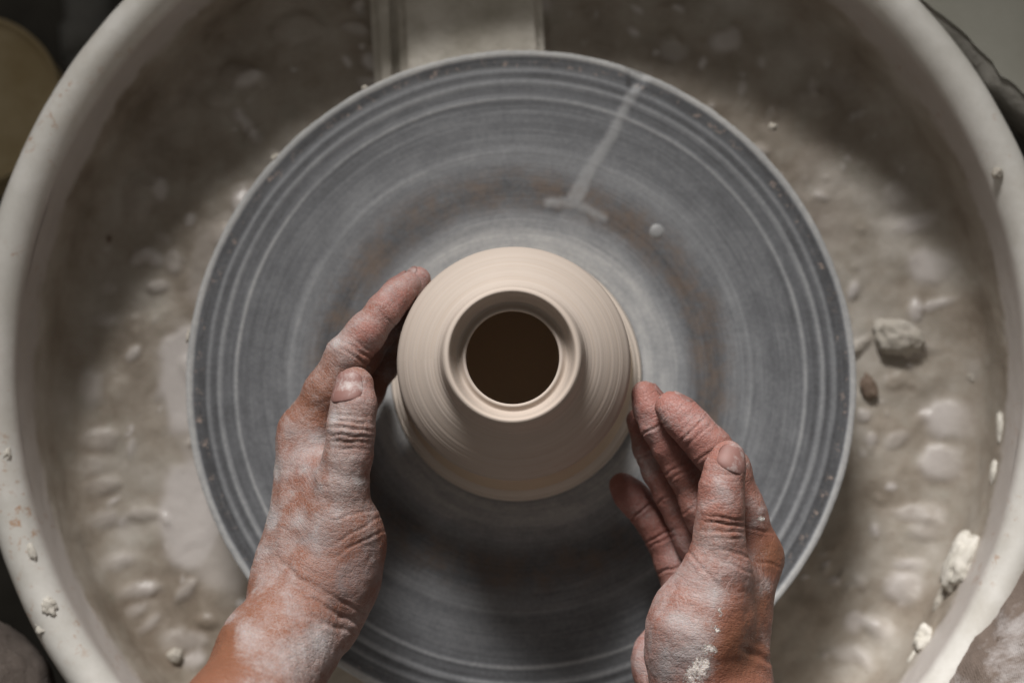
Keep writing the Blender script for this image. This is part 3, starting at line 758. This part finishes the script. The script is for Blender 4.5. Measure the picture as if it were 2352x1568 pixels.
RIGHT = dict(
    axis=(0.05, 0.95, -0.15), k_palm=0.012, k_finger=dict(thumb=0.014, index=0.008, middle=0.006, ring=0.006, little=0.006),
    palm=[((1682, 1560, 84, 15), (1728, 1290, 73, 12.5), None),
          ((1668, 1560, 70, 15.5), (1700, 1310, 55, 12.5), None),
          ((1640, 1560, 58, 15), (1650, 1335, 38, 12), None),
          ((1610, 1560, 48, 14), (1580, 1355, 28, 11.5), None),
          ((1590, 1420, 42, 13), (1540, 1520, 48, 16.5), None),
          ((1540, 1520, 48, 16.5), (1560, 1620, 66, 18), None),
          ((1648, 1330, 100, 12.5), (1600, 1450, 98, 19), None),
          ((1600, 1450, 98, 19), (1605, 1560, 92, 21), None),
          ((1580, 1400, 88, 14), (1572, 1500, 88, 16), None),
          ((1690, 1340, 86, 10), (1670, 1420, 88, 12), None),
          ((1645, 1600, 78, 25), (1650, 1680, 88, 24.5), None),
          ((1650, 1680, 88, 24.5), (1680, 1850, 122, 28), None),
          ((1680, 1850, 122, 28), (1770, 2180, 190, 36), None)],
    fingers=dict(
        thumb=[(1625, 1400, 99, 15), (1645, 1300, 104, 12.0), (1652, 1225, 107, 10.7), (1655, 1165, 109, 10.2), (1657, 1120, 110, 9.3), (1665, 1075, 110, 8.4), (1672, 1048, 109, 7.2)],
        index=[(1728, 1285, 73, 12.5), (1705, 1180, 80, 11.0), (1672, 1080, 85, 10.3), (1630, 1027, 86, 9.5), (1595, 989, 86, 9.0), (1565, 958, 85, 8.6), (1541, 936, 84, 7.7)],
        middle=[(1700, 1305, 55, 12), (1635, 1185, 60, 10.6), (1572, 1072, 65, 9.6), (1540, 1020, 67, 8.9), (1513, 976, 68, 8.5), (1495, 938, 68, 8.0), (1482, 908, 68, 7.0)],
        ring=[(1650, 1335, 38, 11.5), (1595, 1235, 42, 9.8), (1546, 1135, 45, 8.9), (1515, 1080, 47, 8.2), (1493, 1030, 48, 7.8), (1470, 965, 48, 6.8)],
        little=[(1580, 1355, 28, 11), (1548, 1290, 29, 9.4), (1522, 1232, 30, 8.3), (1497, 1195, 31, 7.9), (1475, 1162, 31, 7.6), (1446, 1132, 31, 7.2), (1426, 1112, 31, 6.0)]),
    pads=dict(middle=[((1612, 1165, 64, 9.5), (1625, 1190, 62, 9.5))], little=[((1445, 1140, 33, 6.5), (1455, 1150, 33, 6.8))]),
    nails=dict(thumb=(0.50, 0.1, 1, 60, 8.5, 5.5), index=(0.6, 0.7, -0.25, 60, 7, 4.5), middle=(0.6, 0.6, -0.4, 60, 7, 4)),
    creases=[(1672, 1190, 119, 2, -20, 7, .6, .8, .35, 0, 1), (1676, 1204, 119, 2, -20, 8, .65, 1.0, .35, 0, 1), (1672, 1220, 119, 0, -20, 8, .6, .7, .35, 0, 1), (1680, 1236, 118, 0, -20, 6, .6, .5, .4, 0, 1),
             (1588, 990, 95, -16, -18, 9, .55, .75, -.3, -.3, 1), (1600, 1004, 95, -16, -18, 9, .5, .4, -.3, -.3, 1), (1628, 1042, 95, -14, -20, 10, .6, .5, -.3, -.3, 1),
             (1500, 985, 77, -10, -20, 9, .6, .75, -.5, -.3, .8), (1553, 1074, 75, -12, -20, 9, .6, .7, -.5, -.3, .8), (1560, 1090, 75, -12, -20, 9, .6, .5, -.5, -.3, .8), (1600, 1160, 70, -12, -20, 10, .6, .4, -.5, -.3, .8),
             (1472, 1050, 55, -10, -20, 8, .6, .6, -.6, -.2, .8), (1520, 1150, 53, -10, -20, 8, .6, .6, -.6, -.2, .8),
             (1470, 1175, 38, -14, -18, 8, .65, .9, -.4, -.3, .8), (1512, 1230, 38, -12, -22, 9, .65, .9, -.4, -.3, .8), (1518, 1242, 38, -12, -22, 9, .65, .5, -.4, -.3, .8), (1530, 1310, 38, -8, -22, 10, .7, .7, -.4, -.3, .8),
             (1690, 1270, 112, 6, -20, 9, .7, .5, .4, 0, 1), (1690, 1300, 112, 8, -20, 9, .7, .4, .4, 0, 1), (1600, 1290, 108, 16, -14, 14, .8, .4, -.6, 0, .8),
             (1745, 1290, 84, 4, -20, 9, .7, .5, .6, 0, .8), (1740, 1215, 88, 4, -20, 9, .6, .4, .6, 0, .8), (1730, 1500, 94, 10, -20, 12, 1.4, 1.0, .6, 0, .8)],
    tendons=[((1770, 1260, .076), (1780, 1250, .076), 9, 1.2), ((1690, 1330, .10), (1640, 1460, .112), 3.5, .6), ((1700, 1290, .098), (1680, 1400, .098), 5, -1.6), ((1740, 1300, .085), (1720, 1450, .092), 4, .8)],
    clay0=0.22, pink0=0.5,
    clay=[(1560, 1450, 112, 75, .85), (1540, 1530, 112, 60, .75), (1600, 1530, 118, 36, .85), (1620, 1350, 112, 50, .72), (1680, 1290, 112, 30, .65), (1640, 1230, 118, 40, .30), (1650, 1160, 118, 34, .22), (1670, 1060, 118, 30, .25),
          (1690, 1430, 98, 36, -.4), (1700, 1500, 96, 60, -.4), (1670, 1370, 105, 14, .3), (1700, 1560, 98, 60, -.3), (1745, 1350, 86, 30, .75), (1770, 1230, 80, 24, -.25), (1785, 1300, 78, 30, -.2), (1725, 1170, 90, 34, .42), (1720, 1300, 90, 20, .6),
          (1570, 960, 90, 50, .10), (1500, 930, 75, 50, .06), (1540, 1070, 70, 60, .12), (1450, 1130, 35, 60, .02), (1480, 1200, 35, 60, .05), (1475, 1500, 50, 40, .45), (1560, 1420, 112, 26, 1.1), (1600, 1480, 116, 22, 1.15), (1540, 1500, 112, 24, 1.0), (1755, 1345, 84, 16, 1.1), (1715, 1310, 92, 12, 1.0), (1730, 1200, 88, 12, .8), (1640, 1360, 112, 18, 1.0), (1765, 1400, 80, 40, -.2)],
    pink=[(1570, 980, 90, 110, 1), (1500, 960, 70, 110, 1), (1450, 1130, 35, 110, 1), (1540, 1250, 45, 90, .95), (1640, 1120, 115, 70, .75), (1480, 1480, 50, 60, .9), (1690, 1480, 96, 90, 0), (1770, 1270, 80, 50, .05), (1735, 1380, 85, 50, .1), (1640, 1240, 115, 50, .35)],
    clay_shade=[(1540, 1530, 112, 70, .6), (1510, 1450, 105, 40, .45), (1690, 1300, 108, 30, .4)],
    thick=[(1515, 907, 90, 9, .62), (1750, 1192, 90, 11, .70), (1690, 1320, 106, 12, .55), (1662, 1365, 108, 14, .62), (1648, 1400, 110, 16, .68), (1640, 1440, 112, 18, .66), (1625, 1490, 114, 18, .66), (1612, 1530, 115, 22, .68), (1590, 1560, 116, 24, .66), (1665, 1450, 105, 10, .5), (1798, 1252, 76, 6, .65)])

build_hand(LEFT, person, 'left hand upright against the left side of the vase, thumb raised, dusty with clay')
build_hand(RIGHT, person, 'right hand, palm open toward the vase, fingertips touching it, pink fingers')

# trouser legs at the lower corners
def build_leg(pts, mat, label, seed):
    pts = [W(q) for q in pts]
    lo = np.min([p for p, r in pts], 0) - 0.09; hi = np.max([p for p, r in pts], 0) + 0.09
    fld = Field(lo, hi, 0.003); F = np.full(tuple(fld.n), 0.2, np.float32)
    bl = tuple(slice(0, n) for n in fld.n)
    for (a, ra), (b, rb) in zip(pts[:-1], pts[1:]): F = smin(F, fld.seg(bl, a, b, ra, rb), 0.02)
    V, Q = surface_nets(F, fld.lo, fld.h)
    cen = V.mean(0)
    for i in range(len(V)):
        q = Vector(V[i])
        n = (V[i] - cen); n /= np.linalg.norm(n)
        V[i] += n * (0.003 * mnoise.fractal(q * 28 + Vector((seed, 0, 0)), 0.8, 2.0, 4))
    o = mesh_obj('trouser_leg', V, Q, mat, person); o['label'] = label
build_leg([(-140, 1672, 0, 62), (-330, 2050, 0, 72)], mat_cloth('trouser_cloth', (0.10, 0.082, 0.070), (0.165, 0.14, 0.125), (0.24, 0.215, 0.20), 0.5, 0.75),
          'dark brown-grey trouser leg beside the left of the pan', 1.0)
build_leg([(2630, 1400, 8, 68), (2468, 1676, 8, 68), (2390, 2050, 4, 72)], mat_cloth('clayed_cloth', (0.15, 0.115, 0.095), (0.22, 0.178, 0.153), (0.42, 0.39, 0.38), 0.47, 0.60),
          'trouser leg smeared with pale clay beside the right of the pan', 5.0)

# ------------------------------------------------------------------ clay lumps
def lump(x, y, z, size, mat, label, seed, name='clay_lump', rotz=0.0, group=None, spiky=0.26):
    bm = bmesh.new(); bmesh.ops.create_icosphere(bm, subdivisions=4, radius=1)
    for v in bm.verts:
        q = v.co.normalized()
        f = 1 + spiky * mnoise.fractal(q * 1.3 + Vector((seed * 3.1, 0, seed)), 0.7, 2.1, 5) + 0.12 * mnoise.noise(q * 6 + Vector((seed, 0, 0)))
        p = q * f
        v.co = Vector((p.x * size[0], p.y * size[1], max(p.z, -0.5) * size[2]))
    for fc in bm.faces: fc.smooth = True
    me = bpy.data.meshes.new(name); bm.to_mesh(me); bm.free(); me.materials.append(mat)
    o = bpy.data.objects.new(name, me); COL.objects.link(o)
    o.location = P(x, y, z); o.rotation_euler[2] = rotz
    return tag(o, label, 'clay', group)
FZ = FLOOR_Z
G = 'clay lumps in and on the splash pan'
lump(2062, 775, FZ + 0.003, (.0140, .0100, .008), M_LUMPD, 'large grey clay chunk on the pan floor right of the wheel', 1, rotz=-0.4, group=G)
lump(1996, 888, FZ + 0.001, (.0045, .0070, .002), M_LUMPB, 'small reddish brown clay scrap on pan floor by the wheel edge', 2, rotz=0.3, group=G)
lump(2236, 862, FZ + 0.003, (.0040, .0060, .006), M_LUMPD, 'small grey clay nub on the pan floor near the right wall', 3, group=G)
lump(403, 1505, FZ + 0.004, (.0042, .0042, .005), M_LUMPD, 'small round clay pellet on the pan floor left of the left forearm', 4, group=G, spiky=.2)
lump(2212, 1292, -0.022, (.0085, .0175, .010), M_LUMP, 'large white clay splat stuck on the right inner wall of the pan', 5, rotz=-0.42, group=G)
lump(2172, 1372, -0.034, (.0045, .0120, .006), M_LUMPD, 'grey clay drip below the white splat on the pan wall', 6, rotz=-0.45, group=G)
lump(2128, 1470, -0.022, (.0068, .0075, .008), M_LUMP, 'white clay clump stuck to the pan wall at the lower right', 7, group=G)
lump(2097, 1518, -0.024, (.0025, .0060, .004), M_LUMP, 'thin white clay dribble beneath the lower right clump', 8, rotz=-0.3, group=G)
lump(2297, 985, -0.020, (.0018, .0090, .003), M_LUMP, 'thin white clay flake on the right pan wall, above the others', 9, rotz=-0.02, group=G)
lump(2282, 1085, -0.020, (.0020, .0068, .003), M_LUMP, 'white clay flake on right pan wall, below the thin one', 10, rotz=-0.15, group=G)
lump(112, 1392, 0.0205, (.0040, .0055, .0028), M_RIMC, 'pale clay crumb cluster on top of the rim at lower left', 11, rotz=0.4, group=G, spiky=.45)
lump(104, 1438, 0.0195, (.0050, .0045, .0025), M_RIMC, 'pale clay crust on the rim beside the trouser leg at left', 12, group=G, spiky=.45)
lump(72, 1268, 0.0207, (.0025, .0045, .0014), M_RIMC, 'smooth pale clay drip on the left rim above the crumbs', 13, rotz=0.3, group=G, spiky=.2)
lump(14, 1045, 0.0195, (.0024, .0034, .0016), M_RIMC, 'clay crust on the rim at the left edge of the photo', 14, group=G, spiky=.7)
lump(2290, 398, 0.0215, (.0030, .0028, .0025), M_LUMPD, 'small grey clay dot on the upper right rim, inner of two', 15, group=G, spiky=.3)
lump(2338, 400, 0.0185, (.0025, .0024, .0022), M_LUMPD, 'small grey clay dot on the upper right rim, outer of two', 16, group=G, spiky=.3)
lump(838, 203, -0.001, (.0016, .0016, .0016), M_LUMPD, 'pale clay crumb on the wheel edge at upper left', 17, group=G, spiky=.3)
lump(632, 362, -0.001, (.0026, .0018, .002), M_LUMPD, 'clay crumb on the wheel edge, left of the upper one', 18, group=G, spiky=.3, rotz=.7)
lump(434, 772, -0.002, (.0014, .0036, .002), M_LUMPD, 'clay crumb on the leftmost edge of the wheel', 19, group=G, spiky=.6)
lump(1168, 120, -0.001, (.0050, .0010, .0014), M_LUMPD, 'thin clay crust on the top edge of the wheel', 20, group=G, spiky=.5, rotz=.05)
lump(1775, 292, -0.001, (.0026, .0020, .002), M_LUMPD, 'clay crumb on the wheel edge at upper right', 21, group=G, spiky=.3)
lump(243, 545, FZ + 0.001, (.0032, .0040, .002), M_LUMPB, 'dark brown clay speck on the pan floor at far left', 22, group=G, spiky=.3)

# ------------------------------------------------------------------ things beyond the pan
def tub():
    p = P(-62, 228, -0.16)
    root = empty('tub', (p[0], p[1], -0.30))
    tag(root, 'round olive-yellow tub partly hidden behind the pan at upper left', 'tub')
    R = 205 / (4360 * 0.8 / 0.96)
    m = mat_plain('tub_plastic', (0.33, 0.25, 0.125), (0.46, 0.375, 0.235), 18, 0.6, 0.003)
    v, f = lathe([(R * .80, -0.30), (R * .97, -0.17), (R, -0.166), (R, -0.160), (R * .96, -0.159), (R * .94, -0.164)], 96)
    mesh_obj('wall', [(a + p[0], b + p[1], c) for a, b, c in v], f, m, root)
    v, f = lathe([(R * .945, -0.164), (R * .90, -0.1635), (R * .6, -0.162), (R * .3, -0.163), (0.0001, -0.162)], 96)
    mesh_obj('lid', [(a + p[0], b + p[1], c) for a, b, c in v], f, m, root)
tub()
def pipe():
    a, b = P(215, 190, -0.34), P(180, -260, -0.34)
    root = empty('metal_pipe', a)
    tag(root, 'dark grey metal pipe lying in the shade beyond the upper left rim', 'pipe')
    m = mat_plain('dull_metal', (0.10, 0.10, 0.095), (0.19, 0.19, 0.18), 20, 0.5)
    d = Vector(b) - Vector(a); L = d.length
    v, f = lathe([(0.018, 0), (0.018, L)], 32)
    q = d.to_track_quat('Z', 'Y')
    mesh_obj('tube', [tuple(q @ Vector(x) + Vector(a)) for x in v], f, m, root)
    v, f = lathe([(0.0185, 0.02), (0.0225, 0.021), (0.0225, 0.045), (0.0185, 0.046)], 32)
    mesh_obj('collar', [tuple(q @ Vector(x) + Vector(a)) for x in v], f, m, root)
pipe()
def table():
    zt = 0.0
    root = empty('table', P(2400, 0, zt) - np.array([0, 0, 0.6]))
    tag(root, 'grey-olive work table with a rough edge beyond the upper right rim', 'table')
    m = mat_plain('table_board', (0.25, 0.245, 0.205), (0.31, 0.305, 0.265), 9, 0.7, 0.0008)
    me_ = mat_plain('table_edge', (0.22, 0.21, 0.185), (0.36, 0.345, 0.31), 35, 0.7, 0.003)
    a, b = P(2020, -100, zt), P(2520, 375, zt)
    d = (b - a) / np.linalg.norm(b - a); nrm = np.array([-d[1], d[0], 0]); 
    if nrm @ np.array([1, 1, 0]) < 0: nrm = -nrm
    a = a - d * 0.2; b = b + d * 0.05
    n = 90
    top, vs = [], []
    L = np.linalg.norm(b - a)
    front = []
    for i in range(n + 1):
        t = i / n; q = a + (b - a) * t + nrm * 0.0022 * mnoise.fractal(Vector((t * 30, 0.3, 1.0)), 0.8, 2.0, 4); front.append(q)
    back = [q + nrm * 0.4 for q in front]
    vs = front + back; fs = [(i, i + 1, n + 1 + i + 1, n + 1 + i) for i in range(n)]
    vs2 = [np.array([q[0], q[1], q[2] - 0.018]) for q in vs]
    fs2 = [(2 * (n + 1) + i, 2 * (n + 1) + n + 1 + i, 2 * (n + 1) + n + 1 + i + 1, 2 * (n + 1) + i + 1) for i in range(n)]
    side = [(i, 2 * (n + 1) + i, 2 * (n + 1) + i + 1, i + 1) for i in range(n)]
    ends = [(0, n + 1, 3 * (n + 1), 2 * (n + 1)), (n, 2 * (n + 1) + n, 3 * (n + 1) + n, 2 * n + 1)]
    o = mesh_obj('tabletop', vs + vs2, fs + fs2 + side + ends, m, root, smooth=False)
    # rounded edge strip under and in front of the board
    v3, f3 = [], []
    prof = [(0.0, -0.0015), (-0.006, -0.004), (-0.0095, -0.010), (-0.010, -0.020), (-0.0085, -0.030), (-0.004, -0.036), (0.004, -0.038)]
    for q in front:
        for (u, z) in prof: v3.append(q + nrm * (u + 0.0004) + np.array([0, 0, z]))
    k = len(prof)
    for i in range(n):
        for j in range(k - 1): f3.append((i * k + j, i * k + j + 1, (i + 1) * k + j + 1, (i + 1) * k + j))
    mesh_obj('edge_strip', v3, f3, me_, root)
table()
